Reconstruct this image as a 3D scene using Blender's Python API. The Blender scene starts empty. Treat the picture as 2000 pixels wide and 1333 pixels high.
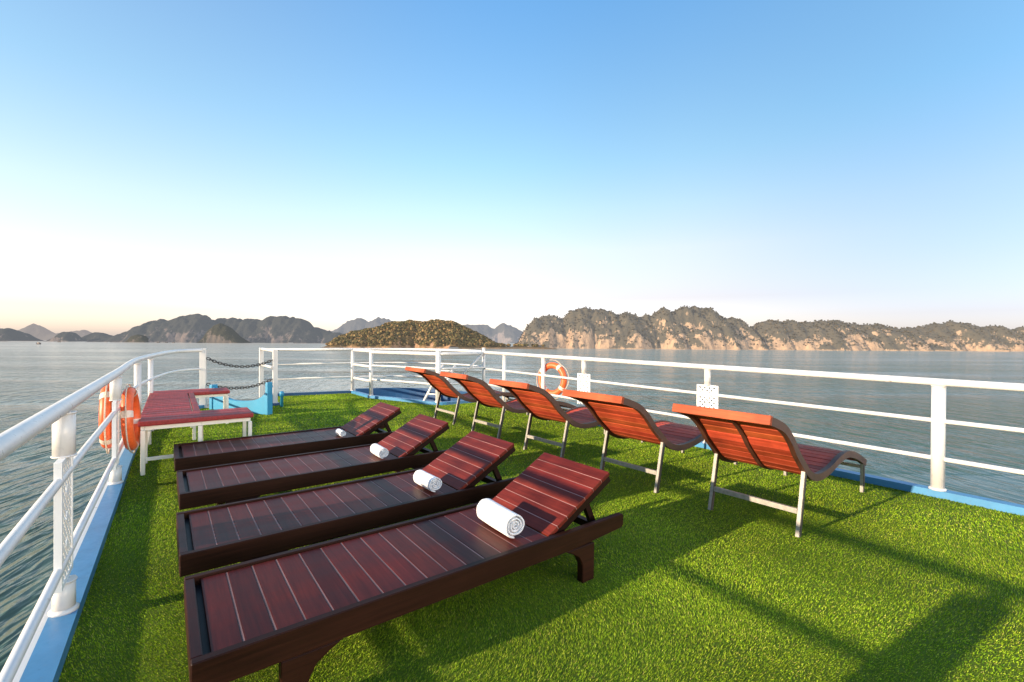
import bpy, bmesh, math, random
import numpy as np
from mathutils import Vector, Matrix, noise

random.seed(7); rng = np.random.default_rng(7)
S = bpy.context.scene
C = S.collection
rad = math.radians

# ------------------------------------------------------------------ frame of the boat
AX = Vector((-0.597, 0.802, 0))          # boat axis, towards the bow
PX = Vector((0.802, 0.597, 0))           # across the deck, towards starboard
SEA = -10.7                              # water level below the deck
SUN_AZ, SUN_EL = 59.5, 13.9              # direction the shadows run (from +Y to +X), elevation


# ------------------------------------------------------------------ object helpers
def link(o):
    C.objects.link(o)
    return o

def tag(o, label=None, cat=None, group=None, kind=None):
    if label: o['label'] = label
    if cat: o['category'] = cat
    if group: o['group'] = group
    if kind: o['kind'] = kind
    return o

def empty(name, loc=(0, 0, 0), rotz=0.0):
    o = bpy.data.objects.new(name, None)
    o.empty_display_size = 0.1
    o.location = loc
    o.rotation_euler = (0, 0, rotz)
    return link(o)

def children(o):
    return [c for c in C.objects if c.parent is o]

def copy_tree(o, parent=None):
    kids = children(o)
    c = o.copy(); link(c); c.parent = parent
    for ch in kids:
        copy_tree(ch, c)
    return c

def sweep_frames(pts, closed=False):
    n = len(pts); T = []
    for i in range(n):
        if closed: d = pts[(i + 1) % n] - pts[i - 1]
        elif i == 0: d = pts[1] - pts[0]
        elif i == n - 1: d = pts[-1] - pts[-2]
        else: d = pts[i + 1] - pts[i - 1]
        T.append(d.normalized())
    up = Vector((0, 0, 1))
    if abs(T[0].dot(up)) > 0.95: up = Vector((1, 0, 0))
    x = T[0].cross(up).normalized(); fr = []
    for t in T:
        x = (x - t * x.dot(t)).normalized()
        fr.append((x, t.cross(x)))
    return fr

def catmull(pts, n=8):
    P = [Vector(p) for p in pts]
    P = [P[0] * 2 - P[1]] + P + [P[-1] * 2 - P[-2]]
    out = []
    for i in range(1, len(P) - 2):
        for k in range(n):
            t = k / n
            a, b, c, d = P[i - 1], P[i], P[i + 1], P[i + 2]
            out.append(0.5 * ((2 * b) + (c - a) * t + (2 * a - 5 * b + 4 * c - d) * t * t + (3 * b - a - 3 * c + d) * t ** 3))
    out.append(P[-2].copy())
    return out


class MB:
    """collects shapes into one mesh"""
    def __init__(self):
        self.bm = bmesh.new()
        self.col = self.bm.loops.layers.float_color.new('col')
        self.mi = 0
        self.c = (1, 1, 1, 1)

    def _finish(self, faces, smooth):
        for f in faces:
            f.smooth = smooth; f.material_index = self.mi
            for l in f.loops: l[self.col] = self.c

    def box(self, x0, x1, y0, y1, z0, z1, bev=0.003, M=None):
        b = bmesh.new()
        bmesh.ops.create_cube(b, size=1)
        for v in b.verts:
            v.co = Vector(((x0 + x1) / 2 + v.co.x * (x1 - x0), (y0 + y1) / 2 + v.co.y * (y1 - y0), (z0 + z1) / 2 + v.co.z * (z1 - z0)))
        if bev: bmesh.ops.bevel(b, geom=b.edges[:], offset=bev, segments=2, profile=0.6, affect='EDGES')
        self._merge(b, M, False)

    def prism(self, poly, y0, y1, bev=0.0, M=None, smooth=False):
        """poly in (x, z), extruded along y"""
        b = bmesh.new()
        A = [b.verts.new((x, y0, z)) for x, z in poly]
        B = [b.verts.new((x, y1, z)) for x, z in poly]
        b.faces.new(A); b.faces.new(B[::-1])
        n = len(poly)
        for i in range(n):
            b.faces.new((A[i], B[i], B[(i + 1) % n], A[(i + 1) % n]))
        bmesh.ops.recalc_face_normals(b, faces=b.faces[:])
        if bev: bmesh.ops.bevel(b, geom=[e for e in b.edges if e.calc_face_angle(0) > 0.5], offset=bev, segments=1, affect='EDGES')
        self._merge(b, M, smooth)

    def _merge(self, b, M, smooth):
        mp = {}
        for v in b.verts:
            mp[v] = self.bm.verts.new(M @ v.co if M else v.co)
        fs = [self.bm.faces.new([mp[v] for v in f.verts]) for f in b.faces]
        self._finish(fs, smooth); b.free()

    def tube(self, pts, r, seg=14, closed=False, cap=True, smooth=True):
        pts = [Vector(p) for p in pts]
        R = r if hasattr(r, '__len__') else [r] * len(pts)
        fr = sweep_frames(pts, closed); rings = []
        for p, (x, y), rr in zip(pts, fr, R):
            rings.append([self.bm.verts.new(p + (x * math.cos(2 * math.pi * k / seg) + y * math.sin(2 * math.pi * k / seg)) * rr) for k in range(seg)])
        fs = []
        n = len(rings)
        for i in range(n if closed else n - 1):
            a, b = rings[i], rings[(i + 1) % n]
            for k in range(seg):
                fs.append(self.bm.faces.new((a[k], a[(k + 1) % seg], b[(k + 1) % seg], b[k])))
        self._finish(fs, smooth)
        if cap and not closed:
            self._finish([self.bm.faces.new(rings[0][::-1]), self.bm.faces.new(rings[-1])], False)

    def strip(self, pts, w, h, side, smooth=True):
        """rectangular bar (w across 'side', h in the curve's plane) swept along a curve"""
        pts = [Vector(p) for p in pts]; side = Vector(side).normalized()
        n = len(pts); rings = []
        for i in range(n):
            t = (pts[min(i + 1, n - 1)] - pts[max(i - 1, 0)]).normalized()
            nn = side.cross(t).normalized()
            rings.append([self.bm.verts.new(pts[i] + side * (a * w / 2) + nn * (b * h / 2)) for a, b in ((-1, -1), (1, -1), (1, 1), (-1, 1))])
        fs = []
        for a, b in zip(rings, rings[1:]):
            for k in range(4):
                fs.append(self.bm.faces.new((a[k], a[(k + 1) % 4], b[(k + 1) % 4], b[k])))
        fs.append(self.bm.faces.new(rings[0][::-1])); fs.append(self.bm.faces.new(rings[-1]))
        self._finish(fs, False)

    def poly(self, vs):
        f = self.bm.faces.new([self.bm.verts.new(v) for v in vs])
        self._finish([f], False)

    def build(self, name, mats, parent=None, loc=None):
        bmesh.ops.recalc_face_normals(self.bm, faces=self.bm.faces[:])
        me = bpy.data.meshes.new(name)
        self.bm.to_mesh(me); self.bm.free()
        for m in (mats if isinstance(mats, (list, tuple)) else [mats]): me.materials.append(m)
        o = bpy.data.objects.new(name, me)
        if parent is not None: o.parent = parent
        if loc: o.location = loc
        return link(o)


# ------------------------------------------------------------------ materials
class NT:
    def __init__(self, name):
        self.m = bpy.data.materials.new(name); self.m.use_nodes = True
        self.t = self.m.node_tree; self.t.nodes.clear()
        self.out = self.n('ShaderNodeOutputMaterial')
    def n(self, typ, **kw):
        x = self.t.nodes.new(typ)
        for k, v in kw.items():
            if k in x.inputs if isinstance(k, str) else False: pass
            setattr(x, k, v)
        return x
    def l(self, a, b): self.t.links.new(a, b)
    def coords(self, scale=(1, 1, 1), kind='Object', rot=(0, 0, 0)):
        tc = self.n('ShaderNodeTexCoord'); mp = self.n('ShaderNodeMapping')
        mp.inputs['Scale'].default_value = scale; mp.inputs['Rotation'].default_value = rot
        self.l(tc.outputs[kind], mp.inputs[0]); return mp.outputs[0]
    def world(self, scale=(1, 1, 1), rot=(0, 0, 0)):
        g = self.n('ShaderNodeNewGeometry'); mp = self.n('ShaderNodeMapping')
        mp.inputs['Scale'].default_value = scale; mp.inputs['Rotation'].default_value = rot
        self.l(g.outputs['Position'], mp.inputs[0]); return mp.outputs[0]
    def noise(self, vec, scale, detail=4, rough=0.55, dist=0.0):
        x = self.n('ShaderNodeTexNoise'); x.inputs['Scale'].default_value = scale
        x.inputs['Detail'].default_value = detail; x.inputs['Roughness'].default_value = rough
        x.inputs['Distortion'].default_value = dist
        self.l(vec, x.inputs['Vector']); return x.outputs['Fac']
    def ramp(self, fac, stops):
        x = self.n('ShaderNodeValToRGB'); e = x.color_ramp.elements
        while len(e) < len(stops): e.new(0.5)
        for el, (p, c) in zip(e, stops):
            el.position = p; el.color = (*c, 1) if hasattr(c, '__len__') else (c, c, c, 1)
        self.l(fac, x.inputs[0]); return x.outputs[0]
    def mix(self, fac, a, b, mode='MIX'):
        x = self.n('ShaderNodeMix'); x.data_type = 'RGBA'; x.blend_type = mode
        for s, v in ((x.inputs[0], fac), (x.inputs[6], a), (x.inputs[7], b)):
            if hasattr(v, 'links'): self.l(v, s)
            elif hasattr(v, '__len__'): s.default_value = (*v, 1) if len(v) == 3 else v
            else: s.default_value = v
        return x.outputs[2]
    def math(self, op, a, b=0.0, clamp=False):
        x = self.n('ShaderNodeMath'); x.operation = op; x.use_clamp = clamp
        for s, v in ((x.inputs[0], a), (x.inputs[1], b)):
            if hasattr(v, 'links'): self.l(v, s)
            else: s.default_value = v
        return x.outputs[0]
    def bump(self, h, strength, dist=0.01, normal=None):
        x = self.n('ShaderNodeBump'); x.inputs['Strength'].default_value = strength
        x.inputs['Distance'].default_value = dist; self.l(h, x.inputs['Height'])
        if normal is not None: self.l(normal, x.inputs['Normal'])
        return x.outputs[0]
    def bsdf(self, color, rough=0.5, metal=0.0, spec=0.5, normal=None, coat=0.0, coat_r=0.1):
        x = self.n('ShaderNodeBsdfPrincipled')
        for nm, v in (('Base Color', color), ('Roughness', rough), ('Metallic', metal), ('Specular IOR Level', spec), ('Coat Weight', coat), ('Coat Roughness', coat_r)):
            s = x.inputs[nm]
            if hasattr(v, 'links'): self.l(v, s)
            elif hasattr(v, '__len__'): s.default_value = (*v, 1)
            else: s.default_value = v
        if normal is not None: self.l(normal, x.inputs['Normal'])
        self.b = x
        return x.outputs[0]
    def done(self, sh):
        self.l(sh, self.out.inputs[0]); return self.m


def mat_paint(name, color, rough=0.35, grime=0.25, rust=0.0, scale=1.0, bump=0.15):
    t = NT(name); w = t.world()
    n1 = t.noise(w, 3.0 * scale, 5, 0.6); n2 = t.noise(w, 22 * scale, 4, 0.65)
    dark = tuple(c * 0.55 for c in color)
    c = t.mix(t.math('MULTIPLY', t.ramp(n1, [(0.42, 0.0), (0.75, 1.0)]), grime), color, dark)
    c = t.mix(t.math('MULTIPLY', t.ramp(n2, [(0.60, 0.0), (0.78, 1.0)]), grime), c, tuple(x * 0.45 for x in color))
    if rust:
        c = t.mix(t.math('MULTIPLY', t.ramp(t.noise(t.world((1, 1, 0.28)), 13 * scale, 6, 0.72), [(0.63, 0.0), (0.70, 1.0)]), rust), c, (0.22, 0.09, 0.03))
    rg = t.math('ADD', t.math('MULTIPLY', n2, 0.3), rough - 0.15)
    nb = t.bump(t.noise(w, 60 * scale, 3), bump, 0.002)
    return t.done(t.bsdf(c, rg, normal=nb))

def mat_wood(name, tint=(1, 1, 1), spec=0.5, rough=0.33, coat=0.3, grain=(3, 60, 60), bump=0.25):
    """wood whose base colour comes from the mesh attribute, with grain along local x"""
    t = NT(name); v = t.coords(grain); v2 = t.coords((1.2, 5, 5))
    at = t.n('ShaderNodeVertexColor'); at.layer_name = 'col'
    oi = t.n('ShaderNodeObjectInfo')
    g = t.noise(v, 1.0, 6, 0.65, 0.6); g2 = t.noise(v2, 1.0, 5, 0.6)
    k = t.ramp(g, [(0.25, 0.55), (0.75, 1.35)]); k2 = t.ramp(g2, [(0.3, 0.7), (0.75, 1.3)])
    c = t.mix(1.0, at.outputs[0], k, 'MULTIPLY'); c = t.mix(1.0, c, k2, 'MULTIPLY')
    c = t.mix(1.0, c, tint, 'MULTIPLY')
    r = t.math('ADD', t.math('MULTIPLY', g2, 0.25), rough - 0.1)
    return t.done(t.bsdf(c, r, spec=spec, coat=coat, coat_r=0.22, normal=t.bump(g, bump, 0.0015)))

def mat_simple(name, color, rough=0.5, metal=0.0, nscale=30, amp=0.25, bump=0.1, bdist=0.002):
    t = NT(name); v = t.coords()
    n = t.noise(v, nscale, 5, 0.6)
    c = t.mix(1.0, color, t.ramp(n, [(0.25, 1 - amp), (0.75, 1 + amp * 0.5)]), 'MULTIPLY')
    return t.done(t.bsdf(c, rough, metal, normal=t.bump(n, bump, bdist)))

M = {}
M['white'] = mat_paint('white_paint', (0.63, 0.62, 0.605), 0.32, 0.30, 0.55)
M['panel'] = mat_paint('panel_white', (0.80, 0.80, 0.78), 0.4, 0.15, 0.0)
M['blue'] = mat_paint('blue_paint', (0.055, 0.22, 0.42), 0.38, 0.45, 0.15, 1.6)
M['navy'] = mat_paint('navy_paint', (0.012, 0.065, 0.17), 0.4, 0.4)  # also the dark copy of the kerb blue, with shade in its colour
M['cyan'] = mat_paint('bright_blue_paint', (0.025, 0.24, 0.42), 0.4, 0.35)
M['dark_wood'] = mat_wood('dark_varnished_wood', spec=0.13, rough=0.40, coat=0.0, grain=(60, 3, 60))
M['dark_wood_long'] = mat_wood('dark_varnished_wood_long', spec=0.12, rough=0.45, coat=0.0, grain=(3, 60, 60))
M['red_wood'] = mat_wood('oiled_red_wood', spec=0.12, rough=0.5, coat=0.0, grain=(36, 2.2, 36), bump=0.5)
M['rib_wood'] = mat_wood('brown_rib_wood', spec=0.45, rough=0.5, coat=0.0, grain=(8, 60, 8))
M['bench_wood'] = mat_wood('red_painted_wood', spec=0.25, rough=0.5, coat=0.0, grain=(60, 3, 60))
M['steel'] = mat_simple('pale_grey_steel', (0.33, 0.31, 0.27), 0.45, 0.0, 40, 0.35)
M['dark_steel'] = mat_simple('dark_steel', (0.030, 0.028, 0.028), 0.55, 0.0, 60, 0.4)  # chain steel, and the painted shade on the curved lounger legs
M['bench_leg'] = mat_paint('cream_paint', (0.72, 0.70, 0.62), 0.4, 0.3, 0.3)
M['orange'] = mat_simple('orange_shell', (0.80, 0.13, 0.03), 0.45, 0, 25, 0.25)
M['band'] = mat_simple('white_band', (0.74, 0.60, 0.50), 0.55, 0, 60, 0.15)
M['rope'] = mat_simple('pale_rope', (0.60, 0.50, 0.40), 0.8, 0, 200, 0.4)
M['caulk'] = M['band']
def mat_towel():
    t = NT('white_terry'); v = t.coords()
    n = t.noise(v, 260, 3, 0.6); n2 = t.noise(v, 30, 4)
    c = t.mix(1.0, (0.84, 0.84, 0.86), t.ramp(n2, [(0.2, 0.86), (0.7, 1.0)]), 'MULTIPLY')
    nb = t.bump(n, 0.8, 0.004, t.bump(n2, 0.4, 0.01))
    sh = t.bsdf(c, 0.95, spec=0.1, normal=nb)
    t.b.inputs['Sheen Weight'].default_value = 0.25
    return t.done(sh)
M['towel'] = mat_towel()

def mat_turf():
    t = NT('turf_backing'); w = t.world()
    n = t.noise(w, 90, 4, 0.7); n2 = t.noise(w, 1.6, 4)
    c = t.mix(n, (0.06, 0.105, 0.006), (0.17, 0.25, 0.014))
    c = t.mix(t.ramp(n2, [(0.35, 0.0), (0.7, 0.6)]), c, (0.05, 0.08, 0.01))
    return t.done(t.bsdf(c, 0.8, spec=0.2, normal=t.bump(n, 0.9, 0.02)))
M['turf'] = mat_turf()

def mat_blade():
    t = NT('turf_blade'); w = t.world()
    at = t.n('ShaderNodeVertexColor'); at.layer_name = 'col'
    n2 = t.noise(w, 1.3, 5, 0.6)
    c = t.mix(1.0, at.outputs[0], t.ramp(n2, [(0.3, (0.80, 0.88, 0.8)), (0.7, (1.2, 1.1, 1.0))]), 'MULTIPLY')
    sh = t.bsdf(c, 0.6, spec=0.08)
    tr = t.n('ShaderNodeBsdfTranslucent'); t.l(c, tr.inputs[0])
    mx = t.n('ShaderNodeMixShader'); mx.inputs[0].default_value = 0.35
    t.l(sh, mx.inputs[1]); t.l(tr.outputs[0], mx.inputs[2])
    return t.done(mx.outputs[0])
M['blade'] = mat_blade()

def mat_water():
    t = NT('sea_water')
    w = t.world((1, 1, 1), (0, 0, rad(78)))
    mp = t.n('ShaderNodeMapping'); mp.inputs['Scale'].default_value = (0.20, 1.0, 1.0); t.l(w, mp.inputs[0])
    a = t.noise(mp.outputs[0], 0.85, 3, 0.5, 0.5)
    b = t.noise(mp.outputs[0], 2.2, 4, 0.55, 0.3)
    big = t.noise(t.world((0.006, 0.03, 1)), 1.0, 4, 0.55)
    m2 = t.n('ShaderNodeMapping'); m2.inputs['Scale'].default_value = (0.16, 0.55, 1.0); t.l(w, m2.inputs[0])
    m = t.noise(m2.outputs[0], 0.7, 3, 0.6, 0.6)
    h = t.math('ADD', t.math('MULTIPLY', a, 0.42), t.math('MULTIPLY', b, 0.12))
    h = t.math('ADD', h, t.math('MULTIPLY', m, 1.0))
    calm = t.ramp(big, [(0.42, 0.22), (0.60, 1.0)])
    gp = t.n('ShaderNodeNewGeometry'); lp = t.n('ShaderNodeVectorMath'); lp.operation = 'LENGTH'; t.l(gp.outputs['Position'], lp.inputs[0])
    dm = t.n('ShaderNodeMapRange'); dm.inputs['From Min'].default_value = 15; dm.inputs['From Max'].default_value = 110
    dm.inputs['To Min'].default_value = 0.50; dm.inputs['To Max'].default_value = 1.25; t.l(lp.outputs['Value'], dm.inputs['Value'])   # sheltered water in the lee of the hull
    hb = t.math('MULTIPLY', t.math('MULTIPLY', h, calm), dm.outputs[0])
    nb = t.bump(hb, 1.0, 1.55)
    c = t.mix(t.ramp(t.noise(w, 0.05, 3), [(0.3, 0.0), (0.7, 1.0)]), (0.036, 0.075, 0.044), (0.044, 0.090, 0.058))
    sh = t.bsdf(c, 0.11, spec=0.5, normal=nb)
    t.b.inputs['IOR'].default_value = 1.333
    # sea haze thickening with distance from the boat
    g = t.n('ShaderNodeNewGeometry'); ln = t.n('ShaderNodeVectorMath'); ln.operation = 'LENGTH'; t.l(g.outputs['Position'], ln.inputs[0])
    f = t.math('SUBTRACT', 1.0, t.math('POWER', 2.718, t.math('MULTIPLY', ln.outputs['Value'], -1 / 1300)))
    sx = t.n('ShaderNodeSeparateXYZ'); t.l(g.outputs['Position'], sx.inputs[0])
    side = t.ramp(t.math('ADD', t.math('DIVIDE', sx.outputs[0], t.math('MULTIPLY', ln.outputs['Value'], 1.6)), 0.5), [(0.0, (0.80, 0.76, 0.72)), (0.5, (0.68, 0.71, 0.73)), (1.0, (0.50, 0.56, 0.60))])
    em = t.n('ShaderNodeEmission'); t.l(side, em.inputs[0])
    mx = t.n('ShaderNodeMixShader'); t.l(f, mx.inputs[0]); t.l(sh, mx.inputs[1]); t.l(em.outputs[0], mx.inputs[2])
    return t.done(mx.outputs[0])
M['water'] = mat_water()

def mat_hill(name, veg, veg2, rock, rock_dark, haze, haze_col, cliff=0.5, band=True):
    t = NT(name); w = t.world()
    g = t.n('ShaderNodeNewGeometry'); sx = t.n('ShaderNodeSeparateXYZ'); t.l(g.outputs['True Normal'], sx.inputs[0])
    sp = t.n('ShaderNodeSeparateXYZ'); t.l(g.outputs['Position'], sp.inputs[0])
    n1 = t.noise(w, 0.035, 5, 0.6); n2 = t.noise(w, 0.35, 5, 0.7)
    ns = t.noise(t.world((0.22, 0.22, 0.05)), 1.0, 6, 0.7, 0.4)
    v = t.mix(t.ramp(n2, [(0.35, 0.0), (0.65, 1.0)]), veg, veg2)
    v = t.mix(t.ramp(n1, [(0.3, 0.35), (0.7, 0.0)]), v, tuple(x * 0.5 for x in veg))
    r = t.mix(t.ramp(ns, [(0.38, 0.0), (0.60, 1.0)]), rock_dark, rock)
    steep = t.math('SUBTRACT', 1.0, sx.outputs[2])
    f = t.math('ADD', steep, t.math('MULTIPLY', t.math('SUBTRACT', ns, 0.5), 1.3))
    f = t.math('ADD', f, t.math('MULTIPLY', t.math('SUBTRACT', n1, 0.5), 1.9))
    hgt = t.n('ShaderNodeMapRange'); hgt.inputs['From Min'].default_value = SEA + 8; hgt.inputs['From Max'].default_value = SEA + 48; hgt.inputs['To Min'].default_value = 0.20; hgt.inputs['To Max'].default_value = -0.42
    t.l(sp.outputs[2], hgt.inputs['Value']); f = t.math('ADD', f, hgt.outputs[0])
    f = t.ramp(f, [(cliff, 0.0), (cliff + 0.10, 1.0)])
    c = t.mix(f, v, r)
    if band:
        hz = t.math('SUBTRACT', sp.outputs[2], SEA)
        hz = t.math('ADD', hz, t.math('MULTIPLY', ns, -3.2))
        mr = t.n('ShaderNodeMapRange'); mr.inputs['From Min'].default_value = -1.2; mr.inputs['From Max'].default_value = 0.2
        mr.inputs['To Min'].default_value = 1.0; mr.inputs['To Max'].default_value = 0.0
        t.l(hz, mr.inputs['Value'])
        c = t.mix(t.math('MULTIPLY', mr.outputs[0], 0.6), c, tuple(x * 0.8 for x in rock))
    sh = t.bsdf(c, 0.9, spec=0.1, normal=t.bump(n2, 0.8, 1.2))
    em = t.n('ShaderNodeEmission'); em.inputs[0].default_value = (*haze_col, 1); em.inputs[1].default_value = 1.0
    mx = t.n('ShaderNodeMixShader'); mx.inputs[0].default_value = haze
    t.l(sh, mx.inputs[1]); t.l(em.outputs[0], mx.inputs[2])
    return t.done(mx.outputs[0])


# ------------------------------------------------------------------ sky, sun, camera
def build_world():
    w = bpy.data.worlds.new('World'); S.world = w; w.use_nodes = True
    t = w.node_tree; t.nodes.clear()
    N = t.nodes.new; L = t.links.new
    out = N('ShaderNodeOutputWorld'); bg = N('ShaderNodeBackground')
    sky = N('ShaderNodeTexSky'); sky.sky_type = 'NISHITA'; sky.sun_disc = False
    sky.sun_elevation = rad(SUN_EL); sky.sun_rotation = rad(180 - SUN_AZ)
    sky.altitude = 0; sky.air_density = 1.0; sky.dust_density = 1.2; sky.ozone_density = 1.6
    bg.inputs[1].default_value = 0.128
    tc = N('ShaderNodeTexCoord'); sx = N('ShaderNodeSeparateXYZ'); L(tc.outputs['Generated'], sx.inputs[0])
    # brighten and balance the clear evening sky by elevation and by azimuth (warmer towards port, hazier near the horizon)
    K = 6.0
    def ramp(stops):
        r = N('ShaderNodeValToRGB'); e = r.color_ramp.elements
        while len(e) < len(stops): e.new(0.5)
        for el, (p, c) in zip(e, stops): el.position = p; el.color = (c[0] / K, c[1] / K, c[2] / K, 1)
        L(sx.outputs[2], r.inputs[0]); return r.outputs[0]
    rc = ramp([(0.0, (3.7, 3.8, 5.6)), (0.03, (3.3, 3.0, 4.0)), (0.085, (2.75, 2.15, 2.45)), (0.187, (3.55, 2.75, 2.35)), (0.27, (3.3, 3.05, 2.7)), (0.354, (2.8, 3.12, 2.9)), (0.587, (2.0, 2.97, 3.4)), (1.0, (2.0, 2.9, 3.4))])
    rl = ramp([(0.0, (2.5, 2.15, 2.7)), (0.047, (1.75, 1.45, 1.72)), (0.126, (2.2, 1.6, 1.45)), (0.241, (2.35, 1.95, 1.66)), (0.40, (2.0, 2.12, 1.95)), (0.7, (2.0, 2.35, 2.6))])
    rr = ramp([(0.0, (2.35, 2.6, 4.3)), (0.047, (1.95, 1.92, 2.9)), (0.126, (2.1, 2.0, 2.25)), (0.241, (2.2, 2.25, 2.4)), (0.40, (1.8, 2.5, 2.7)), (0.7, (1.9, 2.7, 3.0))])
    def mth(op, a, b):
        m = N('ShaderNodeMath'); m.operation = op
        for sck, v in ((m.inputs[0], a), (m.inputs[1], b)):
            if hasattr(v, 'links'): L(v, sck)
            else: sck.default_value = v
        return m.outputs[0]
    hyp = mth('SQRT', mth('ADD', mth('MULTIPLY', sx.outputs[0], sx.outputs[0]), mth('MULTIPLY', sx.outputs[1], sx.outputs[1])), 0.0)
    az = mth('DIVIDE', sx.outputs[0], mth('MAXIMUM', hyp, 0.001))
    def mrange(a, b):
        m = N('ShaderNodeMapRange'); m.interpolation_type = 'SMOOTHSTEP'
        m.inputs['From Min'].default_value = a; m.inputs['From Max'].default_value = b; L(az, m.inputs['Value']); return m.outputs[0]
    def mixc(f, a, b, mode='MIX'):
        m = N('ShaderNodeMix'); m.data_type = 'RGBA'; m.blend_type = mode; m.clamp_result = False
        if hasattr(f, 'links'): L(f, m.inputs[0])
        else: m.inputs[0].default_value = f
        L(a, m.inputs[6])
        if hasattr(b, 'links'): L(b, m.inputs[7])
        else: m.inputs[7].default_value = b
        return m.outputs[2]
    gain = mixc(mrange(0.10, -0.74), rc, rl); gain = mixc(mrange(0.30, 0.80), gain, rr)
    col = mixc(1.0, sky.outputs[0], gain, 'MULTIPLY')
    col = mixc(1.0, col, (K, K, K, 1), 'MULTIPLY')
    L(col, bg.inputs[0])
    L(bg.outputs[0], out.inputs[0])
    return dict(t=t, sky=sky, bg=bg, sx=sx)
W = build_world()

def build_sun():
    l = bpy.data.lights.new('sun', 'SUN'); l.energy = 10.0; l.angle = rad(0.75); l.color = (1.0, 0.80, 0.58)
    o = link(bpy.data.objects.new('sun', l))
    a, e = rad(SUN_AZ), rad(SUN_EL)
    d = Vector((math.sin(a) * math.cos(e), math.cos(a) * math.cos(e), -math.sin(e)))
    o.rotation_euler = d.to_track_quat('-Z', 'Y').to_euler()
    o.location = (-6, -4, 6)
build_sun()

cam = bpy.data.cameras.new('camera'); cam.sensor_width = 36; cam.lens = 36 * 890 / 2000
cam.clip_start = 0.05; cam.clip_end = 20000
co = link(bpy.data.objects.new('camera', cam))
pitch = -math.atan(5.5 / 890)
co.matrix_world = Matrix.Translation((0, 0, 1.3)) @ Matrix.Rotation(math.pi / 2 + pitch, 4, 'X') @ Matrix.Rotation(0.007, 4, 'Z')
S.camera = co
S.view_settings.view_transform = 'Standard'; S.view_settings.look = 'None'; S.view_settings.exposure = 0; S.view_settings.gamma = 1
S.render.engine = 'CYCLES'
S.cycles.max_bounces = 8; S.cycles.use_denoising = True

# ------------------------------------------------------------------ sea
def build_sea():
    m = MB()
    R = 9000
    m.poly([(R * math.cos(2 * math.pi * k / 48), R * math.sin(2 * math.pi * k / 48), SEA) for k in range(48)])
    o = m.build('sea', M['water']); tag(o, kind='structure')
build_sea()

# ------------------------------------------------------------------ limestone hills
def fbm(x, y, z, o=4, H=0.55):
    s, a = 0.0, 1.0
    for i in range(o):
        s += a * noise.noise(Vector((x, y, z))); a *= H; x *= 2.1; y *= 2.1
    return s

def build_hill(name, d, prof, mat, depth=45, back=40, step=1.6, seed=0.0, rough=1.0, power=1.5, domes=0.0, label=None):
    """a ridge running across at distance d; prof = (x, height above the sea)"""
    xs = np.array([p[0] for p in prof], float); hs = np.array([p[1] for p in prof], float)
    x0, x1 = xs[0], xs[-1]
    nx = int((x1 - x0) / step) + 1
    ny = int((depth + back) / (step * 1.0)) + 1
    X = np.linspace(x0, x1, nx); V = np.linspace(-depth, back, ny)
    H = np.zeros((ny, nx))
    ridge = np.interp(X, xs, hs)
    rd = random.Random(int(seed * 100)); doms = []
    for _ in range(int((x1 - x0) / 16 * domes)):
        dx_ = rd.uniform(x0 + 8, x1 - 8); rh = float(np.interp(dx_, xs, hs)); f = rd.uniform(0.32, 0.92)
        doms.append((dx_, -depth * (1 - f) * rd.uniform(0.55, 0.85), rh * f, rd.uniform(0.30, 0.60) * rh * (0.6 + f * 0.6)))
    near_domes = [[d_ for d_ in doms if abs(d_[0] - x) < d_[3]] for x in X]
    hmax = hs.max()
    for i in range(nx):
        x = X[i]
        but = 0.80 + 0.34 * fbm(x / 34 + seed, 3.1, seed, 3)      # buttresses and gullies along the front
        but = min(max(but, 0.45), 1.15)
        r = ridge[i] + 0.030 * hmax * rough * fbm(x / 7 + seed * 3, 9.2, seed, 3) + min(1.0, ridge[i] / 15) * 0.15 * hmax * rough * (0.22 - abs(noise.noise(Vector((x / 15 + seed * 5, 1.7, seed)))))
        for j in range(ny):
            v = V[j]
            k = (-v / (depth * but)) if v < 0 else v / back
            k = min(k, 1.0)
            s = max(0.0, 1 - k ** power)
            h = r * s
            n = fbm(x / 17 + seed, v / 17, seed, 5)
            q = fbm(x / 5.5 + seed, v / 5.5, seed + 4, 3)
            amp = (0.15 * n + 0.045 * q) * rough * r * min(1.0, 3.2 * s) * min(1.0, abs(k) * 3.0 + 0.12)
            h += amp
            if s <= 0: h = -3.0
            for (dx_, dv_, dh_, dr_) in near_domes[i]:
                rr = ((x - dx_) ** 2 + ((v - dv_) * 1.15) ** 2) / (dr_ * dr_)
                if rr < 1:
                    hd = dh_ * (1 - rr ** 1.6) * (1 + 0.22 * n + 0.08 * q)
                    if hd > h: h = hd
            H[j, i] = h
    verts = [(X[i], d + V[j], SEA + H[j, i]) for j in range(ny) for i in range(nx)]
    faces = []
    for j in range(ny - 1):
        for i in range(nx - 1):
            a = j * nx + i
            if max(H[j, i], H[j, i + 1], H[j + 1, i], H[j + 1, i + 1]) > -2.9:
                faces.append((a, a + 1, a + nx + 1, a + nx))
    me = bpy.data.meshes.new(name); me.from_pydata(verts, [], faces); me.update()
    me.materials.append(mat)
    me.polygons.foreach_set('use_smooth', [True] * len(me.polygons))
    o = link(bpy.data.objects.new(name, me)); tag(o, label=label, kind='structure')
    return X, V, H

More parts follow.
